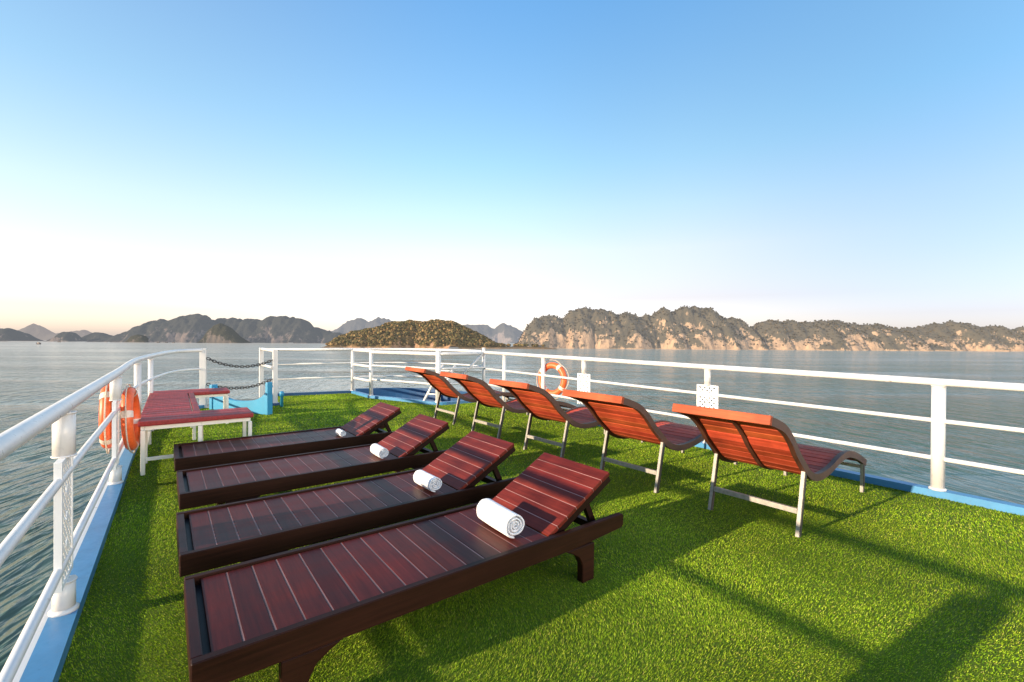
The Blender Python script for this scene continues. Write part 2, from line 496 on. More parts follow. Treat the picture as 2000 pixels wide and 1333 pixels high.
HZ_L = (0.50, 0.47, 0.47); HZ_B = (0.56, 0.60, 0.66)
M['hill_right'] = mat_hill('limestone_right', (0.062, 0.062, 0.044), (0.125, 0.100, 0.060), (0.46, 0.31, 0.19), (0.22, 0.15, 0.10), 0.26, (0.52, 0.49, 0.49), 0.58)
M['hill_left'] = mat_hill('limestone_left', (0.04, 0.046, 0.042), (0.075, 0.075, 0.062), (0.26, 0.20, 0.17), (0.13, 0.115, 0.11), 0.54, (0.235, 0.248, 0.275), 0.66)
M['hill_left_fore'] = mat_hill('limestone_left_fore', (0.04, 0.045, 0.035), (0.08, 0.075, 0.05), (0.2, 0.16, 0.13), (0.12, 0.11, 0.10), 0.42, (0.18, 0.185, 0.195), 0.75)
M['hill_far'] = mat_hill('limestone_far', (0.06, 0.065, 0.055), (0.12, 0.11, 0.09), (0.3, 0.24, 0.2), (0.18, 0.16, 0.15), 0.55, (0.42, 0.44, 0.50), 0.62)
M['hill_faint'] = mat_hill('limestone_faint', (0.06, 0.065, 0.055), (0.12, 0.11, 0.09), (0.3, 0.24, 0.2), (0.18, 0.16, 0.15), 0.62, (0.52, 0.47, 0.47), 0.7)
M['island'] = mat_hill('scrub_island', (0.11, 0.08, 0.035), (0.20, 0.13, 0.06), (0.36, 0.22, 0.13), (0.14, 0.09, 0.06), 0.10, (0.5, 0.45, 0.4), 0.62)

RIGHT = [(-2, 0), (8, 4.9), (19, 25.8), (29, 37.6), (39, 42.2), (55, 40.4), (65, 37.9), (78, 47.1), (101, 52.4), (117, 49.3), (133, 44.9), (140, 46.2), (153, 43.0), (159, 46.3), (169, 39.9), (189, 49.8), (198, 49.9), (203, 46.6), (211, 53.2), (224, 53.3), (241, 52.1), (254, 50.3), (267, 43.8), (286, 39.4), (303, 34.3), (309, 24)]
RIGHT2 = [(290, 8), (303, 24.3), (309, 28.8), (319, 35.7), (329, 37.8), (342, 35.9), (365, 36.1), (391, 36.9), (417, 37.1), (430, 35.2), (449, 30.8), (469, 32.9), (485, 29.1), (498, 25.9), (512, 18), (530, 8)]
RIGHT3 = [(470, 10), (498, 24), (521, 29.3), (541, 31.4), (567, 37.5), (583, 37.6), (606, 33.2), (625, 33.3), (651, 28.9), (690, 33), (740, 24), (800, 8)]
SCRUB = []
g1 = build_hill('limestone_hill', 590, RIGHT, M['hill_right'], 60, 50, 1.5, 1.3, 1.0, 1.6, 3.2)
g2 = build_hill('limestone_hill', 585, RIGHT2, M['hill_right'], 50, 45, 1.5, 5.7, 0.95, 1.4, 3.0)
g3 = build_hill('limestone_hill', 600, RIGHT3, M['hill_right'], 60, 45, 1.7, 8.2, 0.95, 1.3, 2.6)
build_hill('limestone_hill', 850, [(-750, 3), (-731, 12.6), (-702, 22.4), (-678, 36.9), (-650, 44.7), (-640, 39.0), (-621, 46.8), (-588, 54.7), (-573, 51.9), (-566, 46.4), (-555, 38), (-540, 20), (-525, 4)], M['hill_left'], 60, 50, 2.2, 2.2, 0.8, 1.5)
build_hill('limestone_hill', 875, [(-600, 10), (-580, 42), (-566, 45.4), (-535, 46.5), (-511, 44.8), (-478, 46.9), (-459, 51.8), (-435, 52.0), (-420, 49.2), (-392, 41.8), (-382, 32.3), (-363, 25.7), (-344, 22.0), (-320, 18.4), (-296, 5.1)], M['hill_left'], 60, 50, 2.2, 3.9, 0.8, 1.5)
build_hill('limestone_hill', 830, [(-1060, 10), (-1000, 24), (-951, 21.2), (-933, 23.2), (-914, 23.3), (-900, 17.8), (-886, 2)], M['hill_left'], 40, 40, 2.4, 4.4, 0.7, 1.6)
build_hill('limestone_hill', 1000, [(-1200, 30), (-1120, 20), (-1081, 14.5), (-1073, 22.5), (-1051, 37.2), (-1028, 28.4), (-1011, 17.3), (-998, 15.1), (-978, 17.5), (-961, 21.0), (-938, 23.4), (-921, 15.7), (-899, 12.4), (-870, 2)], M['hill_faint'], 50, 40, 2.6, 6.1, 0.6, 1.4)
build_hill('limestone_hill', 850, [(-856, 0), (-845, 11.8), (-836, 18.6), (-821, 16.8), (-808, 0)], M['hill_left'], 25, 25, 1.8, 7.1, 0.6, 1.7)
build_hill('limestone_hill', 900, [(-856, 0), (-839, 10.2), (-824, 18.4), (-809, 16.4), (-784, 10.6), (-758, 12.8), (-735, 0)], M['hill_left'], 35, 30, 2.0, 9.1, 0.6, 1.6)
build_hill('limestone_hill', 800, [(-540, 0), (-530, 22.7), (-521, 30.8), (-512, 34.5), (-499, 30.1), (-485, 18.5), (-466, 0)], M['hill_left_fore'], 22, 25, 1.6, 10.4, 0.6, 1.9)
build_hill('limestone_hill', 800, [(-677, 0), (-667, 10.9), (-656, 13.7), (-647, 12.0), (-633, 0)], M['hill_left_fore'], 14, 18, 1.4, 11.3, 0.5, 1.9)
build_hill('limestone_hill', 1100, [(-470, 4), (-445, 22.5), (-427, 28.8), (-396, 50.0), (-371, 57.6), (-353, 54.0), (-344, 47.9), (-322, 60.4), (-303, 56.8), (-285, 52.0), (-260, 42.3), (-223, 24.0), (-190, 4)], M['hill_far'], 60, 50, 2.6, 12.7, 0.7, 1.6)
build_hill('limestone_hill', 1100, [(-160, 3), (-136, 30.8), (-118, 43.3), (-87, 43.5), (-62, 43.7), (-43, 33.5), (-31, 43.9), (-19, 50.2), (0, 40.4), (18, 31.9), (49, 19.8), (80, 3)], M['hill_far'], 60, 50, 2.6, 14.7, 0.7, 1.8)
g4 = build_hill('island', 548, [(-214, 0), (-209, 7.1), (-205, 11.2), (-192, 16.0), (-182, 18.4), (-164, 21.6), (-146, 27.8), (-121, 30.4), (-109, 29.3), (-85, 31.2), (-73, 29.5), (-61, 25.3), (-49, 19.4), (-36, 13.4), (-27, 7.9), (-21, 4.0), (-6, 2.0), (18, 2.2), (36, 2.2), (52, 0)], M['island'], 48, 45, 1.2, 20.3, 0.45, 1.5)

def build_scrub(name, d, grid, n, size, cols, mat, seed, minh=2.0, hrange=(0.8, 1.3), up=0.6):
    """small leaf-clump faces scattered over a hill: shrubs nobody could count"""
    X, V, H = grid; r = np.random.default_rng(seed)
    vs, fs, cs = [], [], []
    nx = len(X); ny = len(V); k = 0; tries = 0
    while k < n and tries < n * 6:
        tries += 1
        i = r.integers(1, nx - 1); j = r.integers(1, int(ny * 0.62))
        h = H[j, i]
        if h < minh: continue
        slope = abs(H[j + 1, i] - H[j - 1, i]) / (2 * (V[1] - V[0]))
        if slope > 2.2 and r.random() < 0.75: continue
        k += 1
        base = np.array((X[i] + r.uniform(-.8, .8), d + V[j] + r.uniform(-.8, .8), SEA + h))
        sz = size * r.uniform(*hrange); col = np.array(cols[r.integers(len(cols))]) * r.uniform(0.7, 1.25)
        for q in range(9):
            dirv = r.normal(size=3); dirv /= np.linalg.norm(dirv)
            c = base + dirv * sz * 0.55 * np.array((1, 1, 0.7)) + np.array((0, 0, sz * up))
            a = r.normal(size=3); a /= np.linalg.norm(a); b = np.cross(a, dirv); b /= (np.linalg.norm(b) + 1e-6); a = np.cross(b, dirv)
            s = sz * r.uniform(0.35, 0.6); n0 = len(vs)
            vs += [c + a * s, c + b * s, c - a * s, c - b * s]; fs.append((n0, n0 + 1, n0 + 2, n0 + 3))
            cs += [tuple(col * r.uniform(0.8, 1.2)) + (1,)] * 4
    me = bpy.data.meshes.new(name); me.from_pydata([tuple(v) for v in vs], [], fs)
    ca = me.color_attributes.new('col', 'FLOAT_COLOR', 'CORNER')
    ca.data.foreach_set('color', np.array(cs, np.float32).ravel())
    me.materials.append(mat)
    o = link(bpy.data.objects.new(name, me)); tag(o, kind='stuff')
    return o

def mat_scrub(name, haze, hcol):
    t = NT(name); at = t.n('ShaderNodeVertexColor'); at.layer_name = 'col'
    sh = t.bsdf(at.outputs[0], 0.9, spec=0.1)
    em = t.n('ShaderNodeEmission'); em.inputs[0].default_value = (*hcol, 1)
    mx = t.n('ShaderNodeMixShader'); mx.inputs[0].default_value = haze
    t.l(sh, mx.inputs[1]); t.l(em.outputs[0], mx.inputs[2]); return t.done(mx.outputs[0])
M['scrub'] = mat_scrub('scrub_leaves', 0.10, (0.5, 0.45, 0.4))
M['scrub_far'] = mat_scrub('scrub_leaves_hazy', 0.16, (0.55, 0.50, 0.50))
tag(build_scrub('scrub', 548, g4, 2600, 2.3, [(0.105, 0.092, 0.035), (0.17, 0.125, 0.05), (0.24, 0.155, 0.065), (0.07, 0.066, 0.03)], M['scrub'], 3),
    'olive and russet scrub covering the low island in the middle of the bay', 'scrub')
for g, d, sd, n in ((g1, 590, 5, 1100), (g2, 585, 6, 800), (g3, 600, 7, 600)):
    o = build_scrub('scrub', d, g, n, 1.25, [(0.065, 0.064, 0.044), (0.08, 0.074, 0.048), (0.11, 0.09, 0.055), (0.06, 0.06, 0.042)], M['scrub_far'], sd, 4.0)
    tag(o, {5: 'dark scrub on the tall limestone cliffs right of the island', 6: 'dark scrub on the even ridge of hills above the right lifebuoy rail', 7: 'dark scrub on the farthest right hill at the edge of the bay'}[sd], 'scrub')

# ------------------------------------------------------------------ distant fishing boats
def build_boats():
    hull_m = mat_simple('boat_hull_paint', (0.05, 0.05, 0.06), 0.6)
    cab_m = mat_simple('boat_cabin_paint', (0.25, 0.2, 0.18), 0.6)
    root = empty('fishing_boat', (-600.8, 578, SEA), rad(160))
    m = MB()
    n = 12; rings = []
    for i in range(n + 1):
        t = i / n; x = -4.2 + 8.4 * t
        w = 1.25 * math.sin(math.pi * min(1, 0.18 + 0.82 * t)) ** 0.6 + 0.05
        z = 1.0 + 0.9 * (2 * t - 0.9) ** 2
        rings.append([m.bm.verts.new((x, -w, z)), m.bm.verts.new((x, -w * 0.6, -0.3)), m.bm.verts.new((x, w * 0.6, -0.3)), m.bm.verts.new((x, w, z))])
    fs = []
    for a, b in zip(rings, rings[1:]):
        for k in range(3): fs.append(m.bm.faces.new((a[k], a[k + 1], b[k + 1], b[k])))
        fs.append(m.bm.faces.new((a[3], a[0], b[0], b[3])))
    fs += [m.bm.faces.new(rings[0]), m.bm.faces.new(rings[-1][::-1])]
    m._finish(fs, False); m.build('hull', hull_m, root)
    c = MB(); c.box(-2.4, 0.9, -0.85, 0.85, 1.0, 2.4, 0.05); c.build('cabin', cab_m, root)
    r = MB(); r.box(-2.7, 1.2, -1.0, 1.0, 2.41, 2.55, 0.03); r.build('roof', hull_m, root)
    k = MB(); k.tube([(1.6, 0, 0.9), (1.6, 0, 4.0)], 0.06, 6); k.build('mast', hull_m, root)
    tag(root, 'largest dark fishing boat, alone on the water at the far left', 'boat', 'boats far out on the bay')
    for (x, y, rz, lab) in ((-760, 765, 20, 'tiny dark boat under the small hump of hill near the left edge'),
                            (-599.2, 771.8, 200, 'leftmost of the three tiny boats in front of the tall left hills'),
                            (-588.5, 776, 10, 'middle of the three tiny boats in front of the tall left hills'),
                            (-579.5, 779.3, 180, 'rightmost of the three tiny boats in front of the tall left hills')):
        b = copy_tree(root); b.location = (x, y, SEA); b.rotation_euler.z = rad(rz); b.scale = (0.55,) * 3
        tag(b, lab, 'boat', 'boats far out on the bay')
build_boats()

# ------------------------------------------------------------------ deck, hull, turf
L0 = Vector((-2.008, 2.043, 0)); LD = Vector((-0.594, 0.804, 0)); LN = Vector((0.804, 0.594, 0))     # left rail line, inward normal
R0 = Vector((3.572, 3.809, 0)); RD = Vector((-0.5996, 0.8003, 0)); RN = Vector((-0.8003, -0.5996, 0))
def LP(s, off=0.0, z=0.0):
    p = L0 + LD * s + LN * off; return Vector((p.x, p.y, z))
def RP(s, off=0.0, z=0.0):
    p = R0 + RD * s + RN * off; return Vector((p.x, p.y, z))

LEFT_CURVE = [Vector((-4.60, 5.60, 0)), Vector((-5.22, 6.70, 0)), Vector((-5.60, 7.50, 0)), Vector((-5.68, 7.95, 0)), Vector((-5.57, 8.22, 0))]
left_line = [LP(-4.6), LP(-2.2), LP(0), LP(2.207)] + LEFT_CURVE
left_smooth = [LP(-4.6), LP(-2.2), LP(0)] + catmull([LP(1.2), LP(2.207), LP(3.4)] + LEFT_CURVE, 6)

def offset_line(pts, off):
    out = []
    for i, p in enumerate(pts):
        d = (pts[min(i + 1, len(pts) - 1)] - pts[max(i - 1, 0)]).normalized()
        out.append(p + Vector((d.y, -d.x, 0)) * off)
    return out

GATE_A = Vector((-5.57, 8.22, 0)); GATE_B = Vector((-4.475, 8.61, 0)); GATE_C = Vector((-5.36, 9.75, 0))
FR_A = Vector((-5.36, 9.80, 0)); FR_B = Vector((-3.70, 10.58, 0)); FR_C = Vector((-3.00, 9.72, 0)); FR_D = Vector((-1.42, 8.80, 0)); FR_E = Vector((-0.58, 9.33, 0))

inner_left = offset_line(left_smooth, 0.045)
near_kerb = catmull([FR_C, Vector((-2.45, 9.42, 0)), Vector((-1.95, 9.12, 0)), FR_D, Vector((-1.0, 9.02, 0)), FR_E], 6)
outline = [Vector((p.x, p.y, 0)) for p in inner_left] + [GATE_B, GATE_C, FR_B] + near_kerb + [RP(s, 0.045) for s in (6.4, 4, 2, 0, -2, -4, -6)] + [LP(-4.6) + Vector((2.6, -0.3, 0))]

def slab(name, pts, z0, z1, mat):
    m = MB(); b = bmesh.new()
    top = [b.verts.new((p.x, p.y, z1)) for p in pts]; bot = [b.verts.new((p.x, p.y, z0)) for p in pts]
    f = b.faces.new(top); g = b.faces.new(bot[::-1])
    for i in range(len(pts)):
        j = (i + 1) % len(pts); b.faces.new((top[i], bot[i], bot[j], top[j]))
    bmesh.ops.triangulate(b, faces=[f, g])
    m._merge(b, None, False)
    return m.build(name, mat)

deck_pts = [LP(-5, -0.075)] + [p for p in offset_line(left_smooth, -0.075)] + [Vector((-5.45, 8.35, 0)), Vector((-5.5, 9.85, 0)), Vector((-3.72, 10.66, 0))] + near_kerb + [RP(s, -0.075) for s in (6.7, 4, 2, 0, -2, -4, -6)] + [LP(-5) + Vector((2.5, -1, 0))]
o = slab('deck', deck_pts, -0.699, -0.09, M['blue']); tag(o, kind='structure')
hull_pts = [LP(-5, -0.075)] + offset_line(left_smooth, -0.075) + [Vector((-5.45, 8.35, 0)), Vector((-5.5, 9.85, 0)), Vector((-3.78, 10.72, 0)), Vector((-2.75, 10.95, 0)), Vector((-1.75, 10.75, 0)), Vector((-0.95, 10.2, 0)), Vector((-0.55, 9.5, 0))] + [RP(s, -0.075) for s in (6.7, 4, 2, 0, -2, -4, -6)] + [LP(-5) + Vector((2.5, -1, 0))]
o = slab('hull', hull_pts, SEA - 0.5, -0.70, M['navy']); tag(o, kind='structure')
o = slab('turf_mat', outline, -0.088, 0.0, M['turf']); tag(o, kind='structure')

def in_poly(x, y, poly):
    n = len(poly); c = np.zeros(len(x), bool); j = n - 1
    for i in range(n):
        xi, yi = poly[i].x, poly[i].y; xj, yj = poly[j].x, poly[j].y
        cond = ((yi > y) != (yj > y))
        with np.errstate(divide='ignore', invalid='ignore'):
            xx = (xj - xi) * (y - yi) / (yj - yi) + xi
        c ^= cond & (x < xx); j = i
    return c

def build_turf():
    V, COL = [], []
    bands = [(0.0, 2.6, 36000, 0.0036, 0.0085), (2.6, 4.2, 20000, 0.0048, 0.0095), (4.2, 6.5, 9500, 0.007, 0.011), (6.5, 13, 3800, 0.0105, 0.014)]
    for d0, d1, dens, wd, ht in bands:
        xs0, xs1, ys0, ys1 = -6.2, 5.0, -0.3, 11.0
        n = int((xs1 - xs0) * (ys1 - ys0) * dens)
        x = rng.uniform(xs0, xs1, n); y = rng.uniform(ys0, ys1, n); d = np.hypot(x, y)
        k = (d >= d0) & (d < d1) & (np.abs(x) < 1.45 * y + 1.6); x, y = x[k], y[k]
        k = in_poly(x, y, outline); x, y = x[k], y[k]; n = len(x)
        # pile direction drifts slowly over the mat
        drift = np.sin(x * 1.7 + 2.1 * np.sin(y * 0.9)) + np.cos(y * 2.3 + np.sin(x * 1.3))
        ang = rng.uniform(0, 2 * np.pi, n); lean = rng.uniform(0.1, 0.8, n)
        h = ht * rng.uniform(0.70, 1.12, n) * (1 + 0.05 * drift)
        w = wd * rng.uniform(0.7, 1.3, n)
        wa = rng.uniform(0, 2 * np.pi, n)
        bx, by = np.cos(wa) * w / 2, np.sin(wa) * w / 2
        tx = np.cos(ang) * h * lean + 0.006 * np.cos(drift * 2); ty = np.sin(ang) * h * lean + 0.006 * np.sin(drift * 2)
        a = np.stack([x - bx, y - by, np.full(n, -0.002)], 1); b = np.stack([x + bx, y + by, np.full(n, -0.002)], 1)
        c = np.stack([x + tx, y + ty, h], 1)
        V.append(np.stack([a, b, c], 1).reshape(-1, 3))
        base = np.array([[0.250, 0.405, 0.020], [0.350, 0.495, 0.028], [0.125, 0.270, 0.014], [0.490, 0.580, 0.080], [0.46, 0.44, 0.12]])
        pick = rng.choice(5, n, p=[0.36, 0.30, 0.20, 0.10, 0.04])
        col = base[pick] * rng.uniform(0.42, 1.50, (n, 1))
        roll = np.floor((x * PX.x + y * PX.y) / 0.95).astype(int)                # the turf comes in rolls of slightly different tone
        tone = np.array([1.04, 0.94, 1.08, 0.97, 1.02, 0.92, 1.06])[roll % 7]
        wear = np.sin(x * 2.9 + 1.3 * np.sin(y * 2.2)) * np.sin(y * 3.4 + np.cos(x * 1.9))
        col *= (tone * (1 + 0.18 * wear))[:, None]
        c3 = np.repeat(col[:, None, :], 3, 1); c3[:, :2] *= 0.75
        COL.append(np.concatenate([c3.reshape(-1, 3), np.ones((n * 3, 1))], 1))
    V = np.concatenate(V).astype(np.float32); COL = np.concatenate(COL).astype(np.float32)
    nt = len(V) // 3
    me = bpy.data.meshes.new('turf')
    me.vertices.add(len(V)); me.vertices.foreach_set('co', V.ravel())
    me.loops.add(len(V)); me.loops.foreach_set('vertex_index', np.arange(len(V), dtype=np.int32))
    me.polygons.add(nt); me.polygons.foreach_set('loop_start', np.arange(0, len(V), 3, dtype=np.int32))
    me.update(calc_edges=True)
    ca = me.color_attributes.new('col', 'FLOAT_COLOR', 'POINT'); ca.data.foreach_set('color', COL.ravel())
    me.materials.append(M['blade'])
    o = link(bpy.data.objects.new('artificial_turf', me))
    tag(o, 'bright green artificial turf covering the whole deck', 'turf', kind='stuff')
    print('blades', nt)
build_turf()

# ------------------------------------------------------------------ coamings (painted kerbs round the deck)
def kerb(name, pts, w, z0, z1, mat, label):
    """box section along a ground line, top face slightly rounded"""
    m = MB()
    m.strip([Vector((p.x, p.y, (z0 + z1) / 2)) for p in pts], z1 - z0, w, (0, 0, 1))
    return m

def coaming(name, pts, label, lip=True, mat='blue', h=0.06, zb=-0.088):
    root = empty(name, (0, 0, 0)); tag(root, label, 'coaming')
    a = kerb('', offset_line(pts, 0.002), 0.096, zb, h, None, '')
    bmesh.ops.bevel(a.bm, geom=[e for e in a.bm.edges if len(e.link_faces) == 2 and e.calc_face_angle(0) > 0.8], offset=0.006, segments=2, affect='EDGES')
    a.build('kerb', M[mat], root)
    if lip:
        b = kerb('', offset_line(pts, -0.062), 0.026, -0.085, h - 0.012, None, '')
        b.build('outer_lip', M['white'], root)
    return root
coaming('deck_coaming', left_smooth, 'blue painted steel kerb with white lip along the left railing')
coaming('deck_coaming', [RP(s) for s in (6.9, 5, 3, 1.5, 0, -2, -4.5)], 'blue painted steel kerb under the right railing', lip=False)
coaming('deck_coaming', [FR_A + Vector((0.0, 0.03, 0)), FR_B], 'dark navy kerb at the far edge of the turf beyond the chain gate', lip=False, mat='navy')  # same blue kerb; the darker colour paints its shaded inner face
coaming('deck_coaming', [FR_B + Vector((0.04, -0.05, 0))] + [FR_C - Vector((0.03, -0.04, 0))] + near_kerb, 'light blue kerb bending round the recessed bow well', lip=False)
coaming('deck_coaming', catmull([FR_B + Vector((0.06, 0.03, 0)), Vector((-2.75, 10.85, 0)), Vector((-1.75, 10.65, 0)), Vector((-1.0, 10.1, 0)), Vector((-0.62, 9.48, 0))], 6), 'dark navy outer wall of the recessed bow well', lip=False, mat='navy', h=0.10, zb=-0.69)  # shade inside the well is put into the wall colour

# ------------------------------------------------------------------ railings
def lattice_panel(parent, centre, along, z0, z1, w=0.25, t=0.012, p=0.058, bw=0.018):
    """white plate pierced by a diagonal fret; 'along' is the rail direction"""
    X = Vector((along.x, along.y, 0)).normalized(); Y = Vector((-X.y, X.x, 0))
    Mx = Matrix(((X.x, Y.x, 0, centre.x), (X.y, Y.y, 0, centre.y), (0, 0, 1, 0), (0, 0, 0, 1)))
    m = MB(); fr = 0.022; h2 = w / 2
    m.box(-h2, h2, -t / 2, t / 2, z0, z0 + fr, 0.001, Mx); m.box(-h2, h2, -t / 2, t / 2, z1 - fr, z1, 0.001, Mx)
    m.box(-h2, -h2 + fr, -t / 2, t / 2, z0 + fr, z1 - fr, 0.001, Mx); m.box(h2 - fr, h2, -t / 2, t / 2, z0 + fr, z1 - fr, 0.001, Mx)
    iw = w - 2 * fr; ih = z1 - z0 - 2 * fr
    zc0, zc1 = z0 + fr, z1 - fr; xa, xb = -iw / 2, iw / 2
    for sgn in (1, -1):
        c = -(iw + ih)
        while c < iw + ih:
            # line z = zc0 + sgn*(x - xa) + c clipped to the opening
            pts = []
            f = lambda x: zc0 + sgn * (x - xa) + c + (0 if sgn > 0 else 0)
            x_lo, x_hi = xa, xb
            if sgn > 0: lo = xa + (zc0 - zc0 - c); hi = xa + (zc1 - zc0 - c)
            else: lo = xa + (c - (zc1 - zc0)); hi = xa + c
            x_lo = max(x_lo, lo); x_hi = min(x_hi, hi)
            if x_hi - x_lo > 0.012:
                a = Vector((x_lo, 0.001 * sgn, f(x_lo))); b = Vector((x_hi, 0.001 * sgn, f(x_hi)))
                m.strip([Mx @ a, Mx @ b], t * 0.66, bw, Y)
            c += p
    # small centre rosette plates
    zm = (z0 + z1) / 2
    for dz in (-0.12, 0, 0.12):
        if z0 + 0.06 < zm + dz < z1 - 0.06:
            m.prism([(-0.03, zm + dz), (0, zm + dz - 0.03), (0.03, zm + dz), (0, zm + dz + 0.03)], -t / 2 + 0.001, t / 2 - 0.001, 0, Mx)
    return m.build('lattice_panel', M['panel'], parent)

def with_z(pts, zs):
    """heights interpolated along a ground line (start, end)"""
    L = [0.0]
    for a, b in zip(pts, pts[1:]): L.append(L[-1] + (b - a).length)
    return [Vector((p.x, p.y, zs(l / L[-1]))) for p, l in zip(pts, L)]

def post(parent, p, ztop, r=0.042, zb=0.058, foot=True, name='post'):
    m = MB()
    m.tube([(p.x, p.y, zb), (p.x, p.y, ztop)], r, 16)
    for zz in ((ztop - 0.004,) if foot else (zb + 0.003, ztop - 0.004)):      # lumpy weld bead round the joint
        m.tube([(p.x + (r + 0.001) * math.cos(k * math.pi / 12), p.y + (r + 0.001) * math.sin(k * math.pi / 12), zz + 0.003 * noise.noise(Vector((k * 0.9, p.x, zz)))) for k in range(24)], [0.0045 + 0.002 * noise.noise(Vector((k * 1.3, p.y, 2.0))) for k in range(24)], 6, closed=True)
    if foot:
        m.tube([(p.x, p.y, zb), (p.x, p.y, zb + 0.012), (p.x, p.y, zb + 0.02)], [r + 0.012, r + 0.012, r + 0.001], 16)
    return m.build(name, M['white'], parent)

def rail_part(parent, name, pts, r):
    m = MB(); m.tube(pts, r, 14); return m.build(name, M['white'], parent)

def build_left_railing():
    root = empty('deck_railing', (L0.x, L0.y, 0)); root.location = (0, 0, 0)
    tag(root, 'white tubular railing running along the left edge and curving in at the chain gate', 'railing')
    f = lambda a, b: (lambda t: a + (b - a) * max(0, (t - 0.62) / 0.38))
    rail_part(root, 'top_rail', with_z(left_smooth, f(0.980, 1.045)), 0.031)
    rail_part(root, 'mid_rail', with_z(left_smooth, f(0.67, 0.71)), 0.018)
    rail_part(root, 'lower_rail', with_z(left_smooth, f(0.285, 0.33)), 0.018)
    for s, zt in ((-4.41, 0.95), (-2.06, 0.95)):
        post(root, LP(s), zt, 0.042)
    for s in (0, 2.207):                      # these posts are a lower and an upper stub with a fret panel between them
        post(root, LP(s), 0.200, 0.040); post(root, LP(s), 0.955, 0.039, 0.756, False)
    post(root, LEFT_CURVE[0], 0.96, 0.036); post(root, Vector((-5.05, 6.37, 0)), 0.97, 0.03)
    # square gate post that carries the chains
    m = MB(); g = Matrix.Translation(GATE_A) @ Matrix.Rotation(rad(21), 4, 'Z')
    m.box(-0.05, 0.05, -0.04, 0.04, 0.0, 1.075, 0.005, g); m.build('gate_post', M['white'], root)
    for s in (0, 2.207):
        lattice_panel(root, LP(s), LD, 0.2005, 0.7555, 0.27, 0.026, 0.046, 0.016)
    c = LP(-2.045, 0.052); lattice_panel(root, c, LD, 0.44, 0.91, 0.20, 0.012, 0.036, 0.022)
build_left_railing()

def build_right_railing():
    root = empty('deck_railing', (0, 0, 0))
    tag(root, 'white tubular railing along the right edge beside the curved loungers', 'railing')
    ss = [6.92, 6.2, 5.05, 4.09, 2.05, 0, -2.05, -4.1]
    zt = lambda s: 0.958 + 0.007 * s; zm = lambda s: 0.634 + 0.006 * s; zl = lambda s: 0.318 + 0.006 * s
    rail_part(root, 'top_rail', [RP(s, 0, zt(s)) for s in (6.92, 5, 3, 1, -2, -4.6)], 0.031)
    rail_part(root, 'mid_rail', [RP(s, 0, zm(s)) for s in (6.92, 5, 3, 1, -2, -4.6)], 0.0185)
    rail_part(root, 'lower_rail', [RP(s, 0, zl(s)) for s in (6.92, 5, 3, 1, -2, -4.6)], 0.0185)
    for s in ss:
        big = s in (0, -4.1)
        if s in (4.09, 2.05):
            post(root, RP(s), 0.238, 0.036); post(root, RP(s), zt(s) - 0.028, 0.036, 0.756, False); continue
        post(root, RP(s), zt(s) - 0.028 if s < 6.9 else 1.10, 0.046 if big else 0.034)
    for s in (4.09, 2.05): lattice_panel(root, RP(s), RD, 0.2385, 0.7555, 0.27, 0.010)
build_right_railing()

def build_front_railings():
    # side frame of the chain gate
    root = empty('gate_frame', (0, 0, 0)); tag(root, 'white rail frame at the right side of the chain gate', 'railing')
    d = (GATE_C - GATE_B).normalized(); rz = math.atan2(d.y, d.x)
    for p, zt in ((GATE_B, 1.055), (GATE_C, 1.06)):
        m = MB(); g = Matrix.Translation(p) @ Matrix.Rotation(rz, 4, 'Z'); m.box(-0.04, 0.04, -0.04, 0.04, 0.0, zt, 0.005, g); m.build('post', M['white'], root)
    for z, nm, r in ((1.03, 'top_rail', 0.030), (0.70, 'mid_rail', 0.026)):
        rail_part(root, nm, [(GATE_B + d * 0.04) + Vector((0, 0, z)), (GATE_C - d * 0.04) + Vector((0, 0, z))], r)
    m = MB(); g = Matrix.Translation(GATE_B) @ Matrix.Rotation(rz, 4, 'Z'); m.box(-0.08, 0.08, -0.07, 0.07, 0.001, 0.05, 0.006, g); m.build('post_foot', M['navy'], root)
    # far railing
    root = empty('bow_railing', (0, 0, 0)); tag(root, 'white railing across the far bow edge beyond the turf', 'railing')
    far = [GATE_C + Vector((0.04, 0.05, 0)), FR_B] + catmull([FR_B + Vector((0.05, 0.03, 0)), Vector((-2.75, 10.85, 0)), Vector((-1.75, 10.65, 0)), Vector((-1.0, 10.1, 0)), Vector((-0.62, 9.48, 0))], 6)
    for z, nm, r in ((1.015, 'top_rail', 0.030), (0.70, 'mid_rail', 0.017), (0.38, 'lower_rail', 0.017)):
        rail_part(root, nm, [Vector((p.x, p.y, z)) for p in far], r)
    post(root, FR_B, 1.0, 0.036, 0.05); post(root, Vector((-1.75, 10.65, 0)), 1.0, 0.03, 0.09)
    # stub and near arc
    root = empty('well_railing', (0, 0, 0)); tag(root, 'white railing round the near side of the blue bow well', 'railing')
    st = [FR_B + Vector((0.06, -0.07, 0)), FR_C]
    for z, nm, r in ((1.0, 'top_rail', 0.032), (0.67, 'mid_rail', 0.028), (0.36, 'lower_rail', 0.028)):
        rail_part(root, nm, [Vector((p.x, p.y, z)) for p in st], r)
    for z, nm, r in ((0.985, 'top_rail', 0.036), (0.70, 'mid_rail', 0.020), (0.40, 'lower_rail', 0.020)):
        rail_part(root, nm, [Vector((p.x, p.y, z)) for p in near_kerb], r)
    post(root, FR_C, 0.99, 0.042, 0.05); post(root, FR_D, 1.045, 0.052, 0.05)
    m = MB(); m.tube([FR_E + Vector((0, -0.02, 1.0)), Vector((-1.02, 9.0, 0.52))], 0.024, 10); m.build('diagonal_brace', M['white'], root)
build_front_railings()

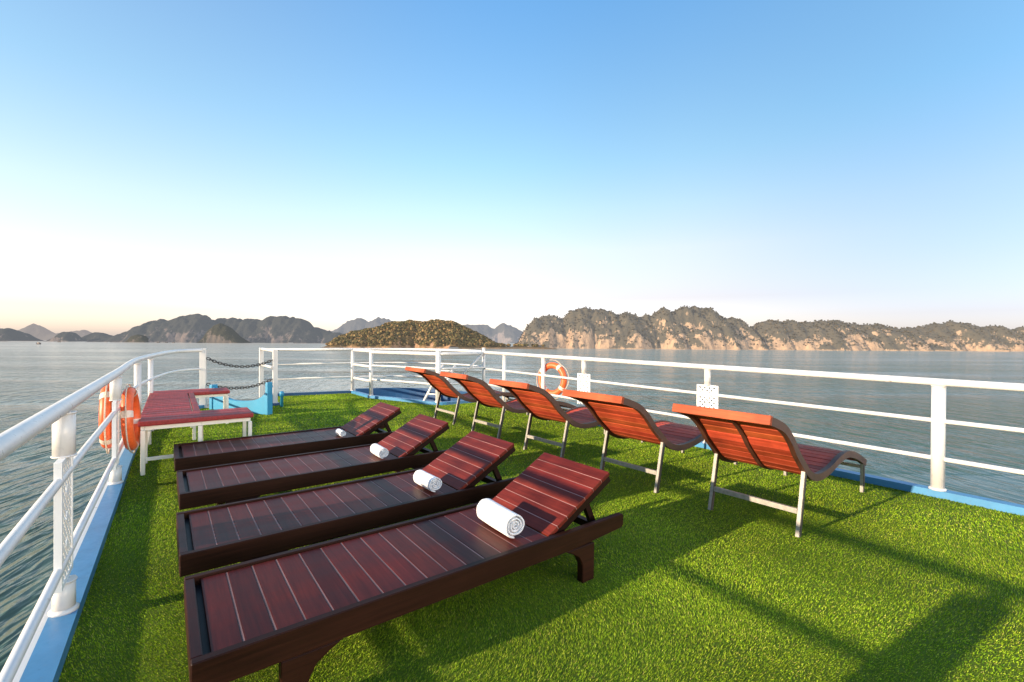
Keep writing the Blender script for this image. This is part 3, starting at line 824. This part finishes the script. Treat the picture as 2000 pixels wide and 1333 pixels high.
def build_ladder():
    root = empty('boarding_ladder', (-1.75, 8.95, 0)); tag(root, 'short white boarding ladder leaning against the bow railing behind the farthest curved lounger', 'ladder')
    a = Vector((0, 0, 0.0)); b = Vector((0.36, 0.28, 0.75)); sd = Vector((0.26, -0.14, 0))
    for k in (0, 1):
        m = MB(); m.tube([a + sd * k, b + sd * k], 0.026, 10); m.build('stringer', M['white'], root)
    for t in (0.25, 0.55, 0.85):
        p = a.lerp(b, t); m = MB(); m.tube([p, p + sd], 0.016, 8); m.build('rung', M['white'], root)
build_ladder()

def build_chain(name, a, b, sag, label):
    a = Vector(a); b = Vector(b); n = 24
    pts = []
    for i in range(n + 1):
        t = i / n; p = a.lerp(b, t); p.z -= sag * 4 * t * (1 - t); pts.append(p)
    m = MB()
    for i, (p, q) in enumerate(zip(pts, pts[1:])):
        d = (q - p); L = d.length; c = (p + q) / 2; d.normalize()
        s = d.cross(Vector((0, 0, 1))).normalized(); u = s.cross(d)
        w = s if i % 2 else u
        loop = []
        for k in range(12):
            an = 2 * math.pi * k / 12
            loop.append(c + d * math.cos(an) * L * 0.78 + w * math.sin(an) * 0.021)
        m.tube(loop, 0.0075, 6, closed=True)
    o = m.build(name, M['dark_steel']); tag(o, label, 'chain', 'chains across the gate')
build_chain('chain', (-5.51, 8.24, 0.90), (-4.50, 8.58, 0.86), 0.14, 'upper dark steel chain hanging across the gate')
build_chain('chain', (-5.51, 8.24, 0.43), (-4.50, 8.58, 0.50), 0.12, 'lower dark steel chain hanging across the gate')

def build_cradle():
    A = Vector((-4.06, 7.58, 0)); B = Vector((-5.36, 8.12, 0)); L = (B - A).length; d = (B - A) / L
    root = empty('fairlead', (A.x, A.y, 0), math.atan2(d.y, d.x))
    tag(root, 'bright blue steel fairlead with a scooped top edge by the chain gate', 'fairlead')
    top = catmull([Vector((0.0, 0, 0.50)), Vector((0.03, 0, 0.36)), Vector((0.20, 0, 0.25)), Vector((0.50, 0, 0.20)), Vector((0.85, 0, 0.20)), Vector((1.10, 0, 0.27)), Vector((1.22, 0, 0.36)), Vector((L - 0.1, 0, 0.40))], 5)
    m = MB(); m.prism([(p.x, p.z) for p in top] + [(L - 0.1, 0.0), (0.0, 0.0)], -0.035, 0.035, 0.004); m.build('scooped_plate', M['cyan'], root)
    m = MB(); m.box(-0.055, -0.002, -0.05, 0.05, 0.0, 0.54, 0.008); m.build('end_pillar', M['cyan'], root)
    m = MB(); m.box(L - 0.098, L - 0.03, -0.055, 0.055, 0.0, 0.44, 0.008); m.build('end_pillar', M['cyan'], root)
    b = MB(); b.tube([(-4.25, 8.42, 0), (-4.25, 8.42, 0.20), (-4.25, 8.42, 0.205), (-4.25, 8.42, 0.27), (-4.25, 8.42, 0.29)], [0.026, 0.026, 0.04, 0.04, 0.02], 14)
    o = b.build('bollard', M['cyan']); tag(o, 'small pale blue bollard standing at the foot of the gate frame', 'bollard')
build_cradle()

# ------------------------------------------------------------------ lifebuoys
def build_lifebuoy(label, centre, normal, R=0.235, r=0.052, tilt=0):
    root = empty('lifebuoy', centre)
    n = Vector(normal).normalized(); root.rotation_mode = 'QUATERNION'
    root.rotation_quaternion = n.to_track_quat('Z', 'Y') @ Matrix.Rotation(tilt, 4, 'Z').to_quaternion()
    tag(root, label, 'lifebuoy', 'orange lifebuoys on the railings')
    K = 48
    loop = [Vector((R * math.cos(2 * math.pi * k / K), R * math.sin(2 * math.pi * k / K), 0)) for k in range(K)]
    m = MB(); m.tube(loop, r, 16, closed=True); m.build('ring', M['orange'], root)
    for q in range(4):
        a0 = q * math.pi / 2 + math.pi / 4
        seg = [Vector((R * math.cos(a0 + t), R * math.sin(a0 + t), 0)) for t in np.linspace(-0.11, 0.11, 7)]
        m = MB(); m.tube(seg, r + 0.003, 16, cap=False); m.build('white_band', M['band'], root)
    pts = []
    for k in range(64):
        a = 2 * math.pi * k / 64
        pts.append(Vector(((R + r + 0.012 + 0.03 * abs(math.sin(2 * a + math.pi / 2))) * math.cos(a), (R + r + 0.012 + 0.03 * abs(math.sin(2 * a + math.pi / 2))) * math.sin(a), 0.0)))
    m = MB(); m.tube(pts, 0.006, 6, closed=True); m.build('grab_rope', M['rope'], root)
c = LP(2.47, -0.068, 0.60); build_lifebuoy('orange lifebuoy hung on the water side of the left railing', c, LN + Vector((0.02, 0.03, 0)), 0.245, 0.043)
c = LP(2.58, 0.078, 0.54); build_lifebuoy('orange lifebuoy hung on the deck side of the left railing beside the red bench', c, LN + Vector((0.02, -0.05, 0.05)), 0.245, 0.043, 0.5)
c = RP(4.93, -0.10, 0.60); build_lifebuoy('orange lifebuoy hanging on the right railing behind the middle curved lounger', c, Vector((-0.62, -0.75, 0.05)), 0.24, 0.052, 0.2)

# ------------------------------------------------------------------ red bench
def build_bench():
    root = empty('bench', (-3.45, 4.20, 0), math.atan2(PX.y, PX.x))     # local x across, y along the boat axis
    tag(root, 'red slatted bench with two side arms and white legs along the left railing', 'bench')
    def c(): k = random.uniform(0.82, 1.15); return (0.29 * k, 0.034 * k, 0.034 * k, 1)
    zt = 0.50
    m = MB(); y = 0.5
    while y < 2.44:
        m.c = c(); m.box(0.0, 0.43, y + 0.006, y + 0.150, zt - 0.035, zt, 0.011); y += 0.162
    for k in range(3):
        m.c = tuple(v * 0.8 for v in c()[:3]) + (1,); m.box(0.437, 0.50, 0.5 + k * 0.648 + 0.004, 0.5 + (k + 1) * 0.648 - 0.004, zt - 0.036, zt - 0.001, 0.008)
    m.build('seat', M['bench_wood'], root)
    for y0 in (0.0, 2.45):
        m = MB(); yy = y0
        for k in range(3):
            m.c = c(); m.box(0.0, 0.94, yy + 0.003, yy + 0.159, zt - 0.047, zt, 0.012); yy += 0.166
        m.build('arm_seat', M['bench_wood'], root)
    m = MB()
    for x in (0.02, 0.46): m.box(x, x + 0.03, 0.03, 2.92, zt - 0.085, zt - 0.049, 0.002)
    for y in (0.03, 0.45, 2.48, 2.89): m.box(0.051, 0.459, y, y + 0.03, zt - 0.086, zt - 0.050, 0.002); m.box(0.491, 0.915, y, y + 0.03, zt - 0.086, zt - 0.050, 0.002)
    m.build('frame', M['bench_leg'], root)
    for x, y in ((0.02, 0.0), (0.02, 0.49), (0.46, 0.0), (0.49, 0.49), (0.89, 0.0), (0.89, 0.45), (0.02, 1.5), (0.46, 1.5), (0.02, 2.45), (0.46, 2.45), (0.89, 2.48), (0.89, 2.9), (0.02, 2.93)):
        m = MB(); m.box(x, x + 0.035, y, y + 0.035, 0.0, zt - 0.0865, 0.003); m.build('leg', M['bench_leg'], root)
    for (x0, x1, y) in ((0.055, 0.46, 0.005), (0.495, 0.89, 0.005), (0.525, 0.89, 0.465)):
        m = MB(); m.box(x0 + 0.001, x1 - 0.001, y, y + 0.028, 0.13, 0.16, 0.002); m.build('stretcher', M['bench_leg'], root)
    m = MB(); m.box(0.025, 0.052, 0.53, 1.49, 0.13, 0.16, 0.002); m.build('stretcher', M['bench_leg'], root)
build_bench()

# ------------------------------------------------------------------ dark slatted sun loungers
WOOD = (0.074, 0.0098, 0.0068)
def wcol(k=1.0, dark=False):
    j = random.uniform(0.8, 1.25) * k
    if dark: return (0.014 * j, 0.008 * j, 0.010 * j, 1)
    return (WOOD[0] * j, WOOD[1] * j * random.uniform(0.85, 1.15), WOOD[2] * j, 1)

def build_lounger():
    root = empty('sun_lounger'); W_, Lh = 0.64, 2.03
    def side(y0, y1):
        m = MB(); m.c = (0.024, 0.0075, 0.004, 1)
        m.prism([(0, 0.20), (1.62, 0.20), (1.72, 0.205), (Lh - 0.02, 0.222), (Lh, 0.235), (Lh, 0.292), (Lh - 0.01, 0.30), (0, 0.30)], y0, y1, 0.004)
        m.build('side_rail', M['dark_wood_long'], root)
    side(0, 0.034); side(W_ - 0.034, W_)
    m = MB(); m.c = (0.030, 0.008, 0.006, 1); m.box(0.0, 0.034, 0.0345, W_ - 0.0345, 0.20, 0.2985, 0.004); m.build('end_rail', M['dark_wood'], root)
    m = MB(); m.c = (0.02, 0.006, 0.005, 1); m.box(1.86, 1.90, 0.0345, W_ - 0.0345, 0.215, 0.255, 0.004); m.build('cross_bar', M['dark_wood'], root)
    m = MB(); pitch_ = 0.0955
    for i in range(15):
        s = 0.056 + i * pitch_
        m.mi = 0; m.c = wcol(1.0 + 0.25 * random.uniform(-1, 1)); m.box(s, s + 0.088, 0.037, W_ - 0.037, 0.268, 0.290, 0.003)
        m.mi = 1; m.c = (0.26, 0.13, 0.115, 1); m.box(s + 0.0885, s + pitch_ - 0.0005, 0.04, W_ - 0.04, 0.270, 0.2885, 0)  # pale strip paints the sunlit edge highlight between slats
    m.mi = 0; m.c = (0.02, 0.006, 0.005, 1)
    for y in (0.05, W_ - 0.09): m.box(0.1305, 1.48, y, y + 0.04, 0.235, 0.2675, 0)
    m.c = (0.010, 0.008, 0.010, 1); m.box(0.0345, 0.13, 0.0345, W_ - 0.0345, 0.240, 0.2655, 0)
    m.build('slatted_seat', [M['dark_wood'], M['caulk_pale']], root)
    # hinged back
    ang = rad(28.4)
    g = Matrix.Translation((1.492, 0, 0.285)) @ Matrix.Rotation(-ang, 4, 'Y')
    m = MB(); bp = 0.0752
    for i in range(7):
        s = 0.003 + i * bp; m.mi = 0
        m.c = wcol(1.75); m.box(s, s + 0.070, 0.042, W_ - 0.042, -0.012, 0.010, 0.003, g)
        if i < 6: m.mi = 1; m.c = (0.36, 0.17, 0.15, 1); m.box(s + 0.0705, s + bp - 0.0005, 0.045, W_ - 0.045, -0.010, 0.0085, 0, g)  # back slats too: sun-catching edges painted as pale strips
    bk = m.build('slatted_backrest', [M['dark_wood'], M['caulk_pale']], root)
    m = MB(); m.c = (0.016, 0.005, 0.004, 1)
    for y in (0.050, W_ - 0.085): m.box(0.0, 0.52, y, y + 0.035, -0.055, -0.0125, 0.003, g)
    m.build('back_frame', M['dark_wood'], bk)
    for y in (0.10, W_ - 0.13):
        m = MB(); m.c = (0.016, 0.005, 0.004, 1)
        a = g @ Vector((0.33, y, -0.055)); b = Vector((1.875, y, 0.256)); m.strip([a, b], 0.03, 0.035, (0, 1, 0))
        m.build('support_prop', M['dark_wood'], root)
    for s, fl in ((0.25, 1), (1.70, -1)):
        for y0, y1 in ((0.0, 0.045), (W_ - 0.045, W_)):
            if fl < 0: poly = [(s, 0), (s + 0.09, 0), (s + 0.09, 0.1995), (s - 0.12, 0.1995), (s - 0.07, 0.175), (s - 0.025, 0.145), (s, 0.10)]
            else: poly = [(s, 0), (s + 0.09, 0), (s + 0.09, 0.10), (s + 0.115, 0.145), (s + 0.16, 0.175), (s + 0.21, 0.1995), (s, 0.1995)]
            m = MB(); m.c = (0.024, 0.0075, 0.004, 1); m.prism(poly, y0 + 0.001, y1, 0.004); m.build('leg', M['dark_wood_long'], root)
    return root
def mat_edge_highlight():  # pale colour for the painted slat-edge highlights
    t = NT('pale_seam'); at = t.n('ShaderNodeVertexColor'); at.layer_name = 'col'
    n = t.noise(t.coords((20, 3, 20)), 1.0, 4)
    return t.done(t.bsdf(t.mix(1.0, at.outputs[0], t.ramp(n, [(0.3, 0.5), (0.7, 1.2)]), 'MULTIPLY'), 0.6))
M['caulk_pale'] = mat_edge_highlight()

LOUNGERS = [(-0.970, 1.378, 37.2), (-1.505, 2.065, 37.4), (-2.090, 2.865, 37.6), (-2.730, 3.690, 37.2)]
LLAB = ['nearest dark slatted wooden lounger with a large rolled towel, cut by the bottom edge',
        'dark slatted wooden lounger second from the front in the row of four',
        'dark slatted wooden lounger third from the front, between two others',
        'farthest dark slatted wooden lounger, beside the red bench']
proto = build_lounger()
for i, (x, y, a) in enumerate(LOUNGERS):
    o = proto if i == 0 else copy_tree(proto)
    o.location = (x, y, 0); o.rotation_euler = (0, 0, rad(a))
    tag(o, LLAB[i], 'sun lounger', 'dark slatted loungers in a row')

# ------------------------------------------------------------------ rolled towels
def build_towel():
    m = MB(); R_, L_ = 0.066, 0.285
    turns = 3.6; n = 120; th = 0.0105
    pts_o, pts_i = [], []
    for k in range(n + 1):
        t = k / n; a = 2 * math.pi * turns * t + 0.9
        r = 0.010 + (R_ - 0.010) * t
        wob = 1 + 0.015 * math.sin(a * 3.1)
        pts_o.append((r * math.cos(a) * wob, r * math.sin(a) * wob)); ri = max(0.002, r - th)
        pts_i.append((ri * math.cos(a) * wob, ri * math.sin(a) * wob))
    rows = [(-L_ / 2, 0.72), (-L_ / 2 + 0.004, 1.0), (-L_ / 4, 1.0), (0, 1.0), (L_ / 4, 1.0), (L_ / 2 - 0.004, 1.0), (L_ / 2, 0.72)]
    G = []
    for y, sh in rows:
        ro, ri = [], []
        for (xo, zo), (xi, zi) in zip(pts_o, pts_i):
            q_ = 1 + 0.05 * noise.noise(Vector((xo * 16, y * 9, zo * 16))); xo, zo, xi, zi = xo * q_, zo * q_ * 0.97, xi * q_, zi * q_ * 0.97
            jy = y + 0.006 * noise.noise(Vector((xo * 30, zo * 30, y * 9)))
            mx_, mz_ = (xo + xi) / 2, (zo + zi) / 2
            ro.append(m.bm.verts.new((mx_ + (xo - mx_) * sh, jy, mz_ + (zo - mz_) * sh)))
            ri.append(m.bm.verts.new((mx_ + (xi - mx_) * sh, jy, mz_ + (zi - mz_) * sh)))
        G.append((ro, ri))
    fs = []
    for (o1, i1), (o2, i2) in zip(G, G[1:]):
        for k in range(n):
            fs.append(m.bm.faces.new((o1[k], o1[k + 1], o2[k + 1], o2[k]))); fs.append(m.bm.faces.new((i1[k + 1], i1[k], i2[k], i2[k + 1])))
        fs.append(m.bm.faces.new((o1[n], i1[n], i2[n], o2[n]))); fs.append(m.bm.faces.new((i1[0], o1[0], o2[0], i2[0])))
    for (o1, i1) in (G[0], G[-1]):
        for k in range(n): fs.append(m.bm.faces.new((o1[k], i1[k], i1[k + 1], o1[k + 1])))
    m._finish(fs, True)
    return m.build('rolled_towel', M['towel'])
tow = build_towel()
TL = [(0, 1.345, 0.262, 1.0), (1, 1.350, 0.21, 0.80), (2, 1.375, 0.19, 0.74), (3, 1.365, 0.165, 0.52)]
TLAB = ['largest rolled white towel, lying on the nearest dark lounger', 'rolled white towel on the second dark lounger from the front',
        'rolled white towel on the third dark lounger from the front', 'smallest rolled white towel, on the dark lounger beside the red bench']
for (i, s, v, sc) in TL:
    o = tow if i == 0 else copy_tree(tow)
    x, y, a = LOUNGERS[i]; a = rad(a)
    o.location = (x + math.cos(a) * s - math.sin(a) * v, y + math.sin(a) * s + math.cos(a) * v, 0.290 + 0.067 * sc)
    o.rotation_euler = (0, random.uniform(0, 0.5), a + rad(random.uniform(-3, 3))); o.scale = (sc, sc, sc)
    tag(o, TLAB[i], 'towel', 'rolled white towels on the loungers')

# ------------------------------------------------------------------ curved loungers on steel legs
PROF = [(-0.47, 0.818), (-0.38, 0.792), (-0.25, 0.742), (-0.136, 0.655), (-0.051, 0.565), (0.06, 0.470), (0.16, 0.392), (0.26, 0.350), (0.37, 0.332), (0.5, 0.334), (0.63, 0.350), (0.78, 0.380), (0.92, 0.395), (1.05, 0.388), (1.2, 0.352), (1.33, 0.308), (1.49, 0.245)]
def build_curved(centre_rib):
    """local x = towards the foot, local y = across (right rib at y=0, left rib at y=W)"""
    root = empty('curved_lounger'); W_ = 0.60
    cur = catmull([Vector((a, 0, b)) for a, b in PROF], 6)
    def rib(y, w, h, name, trim=0):
        m = MB(); m.c = (0.065, 0.022, 0.012, 1); cc = cur[trim:len(cur) - trim] if trim else cur
        m.strip([p + Vector((0, y, 0)) for p in cc], w, h, (0, 1, 0)); return m.build(name, M['rib_wood'], root)
    rib(0.0, 0.032, 0.052, 'side_rib'); rib(W_, 0.032, 0.052, 'side_rib')
    if centre_rib: rib(W_ / 2, 0.03, 0.030, 'centre_rib', 6)
    # slats across, laid between the ribs a little below their upper edge
    L = [0.0]
    for a, b in zip(cur, cur[1:]): L.append(L[-1] + (b - a).length)
    tot = L[-1]
    def at(l):
        for i in range(len(L) - 1):
            if L[i + 1] >= l: break
        t = (l - L[i]) / max(1e-6, L[i + 1] - L[i]); p = cur[i].lerp(cur[i + 1], t); d = (cur[i + 1] - cur[i]).normalized()
        return p, d
    seat, back = MB(), MB()
    l = 0.055
    while l < tot - 0.06:
        p, d = at(l + 0.033); nrm = Vector((-d.z, 0, d.x))
        if nrm.z < 0: nrm = -nrm
        X = d; Z = nrm; Mx = Matrix(((X.x, 0, Z.x, p.x + Z.x * 0.006), (0, 1, 0, 0), (X.z, 0, Z.z, p.z + Z.z * 0.006), (0, 0, 0, 1)))
        k = random.uniform(0.66, 1.3)
        m = back if p.x < 0.30 else seat
        m.c = (0.37 * k, 0.060 * k * random.uniform(0.8, 1.35), 0.025 * k, 1) if m is back else (0.38 * k, 0.056 * k, 0.034 * k, 1)
        m.box(-0.0325, 0.0325, 0.0165, W_ - 0.0165, -0.009, 0.009, 0.002, Mx)
        l += 0.072
    back.build('slatted_back', M['red_wood'], root); seat.build('slatted_seat', M['red_wood'], root)
    m = MB(); m.c = (0.40, 0.085, 0.035, 1)
    p, d = at(0.0); Z = Vector((-d.z, 0, d.x)); Z = Z if Z.z > 0 else -Z
    Mx = Matrix(((d.x, 0, Z.x, p.x - d.x * 0.016), (0, 1, 0, 0), (d.z, 0, Z.z, p.z - d.z * 0.016), (0, 0, 0, 1)))
    m.box(-0.015, 0.015, -0.02, W_ + 0.02, -0.028, 0.030, 0.004, Mx); m.build('head_board', M['red_wood'], root)
    for y in (0.0, W_):
        m = MB(); m.strip([(0.0, y, 0.0), (0.098, y, 0.420)], 0.022, 0.032, (0, 1, 0)); m.mi = 1; m.strip([(0.002, y - 0.013, 0.0), (0.100, y - 0.013, 0.419)], 0.0035, 0.031, (0, 1, 0)); m.build('leg', [M['steel'], M['dark_steel']], root)  # second strip: thin dark plate painting the leg's shaded face
        m = MB(); m.strip([(1.432, y, 0.0), (1.435, y, 0.245)], 0.022, 0.032, (0, 1, 0)); m.mi = 1; m.strip([(1.434, y - 0.013, 0.0), (1.437, y - 0.013, 0.244)], 0.0035, 0.031, (0, 1, 0)); m.build('leg', [M['steel'], M['dark_steel']], root)  # front leg likewise, shade added as a dark plate
    m = MB(); m.box(0.022, 0.046, 0.014, W_ - 0.014, 0.142, 0.176, 0.002); m.build('stretcher', M['steel'], root)
    m = MB(); m.box(1.42, 1.445, 0.014, W_ - 0.014, 0.205, 0.230, 0.002); m.build('stretcher', M['steel'], root)
    return root
CURVED = [(1.898, 3.004, 38.9), (1.227, 3.848, 38.9), (0.53, 4.83, 38.5), (-0.17, 5.82, 38.0), (-0.864, 6.806, 37.5)]
CLAB = ['nearest curved red wood lounger, the one with a middle rib under its back', 'curved red wood lounger second from the front, in front of the lattice panel',
        'middle curved red wood lounger, in front of the right lifebuoy', 'curved red wood lounger second from the back of the row', 'farthest curved red wood lounger, beside the bow well railing']
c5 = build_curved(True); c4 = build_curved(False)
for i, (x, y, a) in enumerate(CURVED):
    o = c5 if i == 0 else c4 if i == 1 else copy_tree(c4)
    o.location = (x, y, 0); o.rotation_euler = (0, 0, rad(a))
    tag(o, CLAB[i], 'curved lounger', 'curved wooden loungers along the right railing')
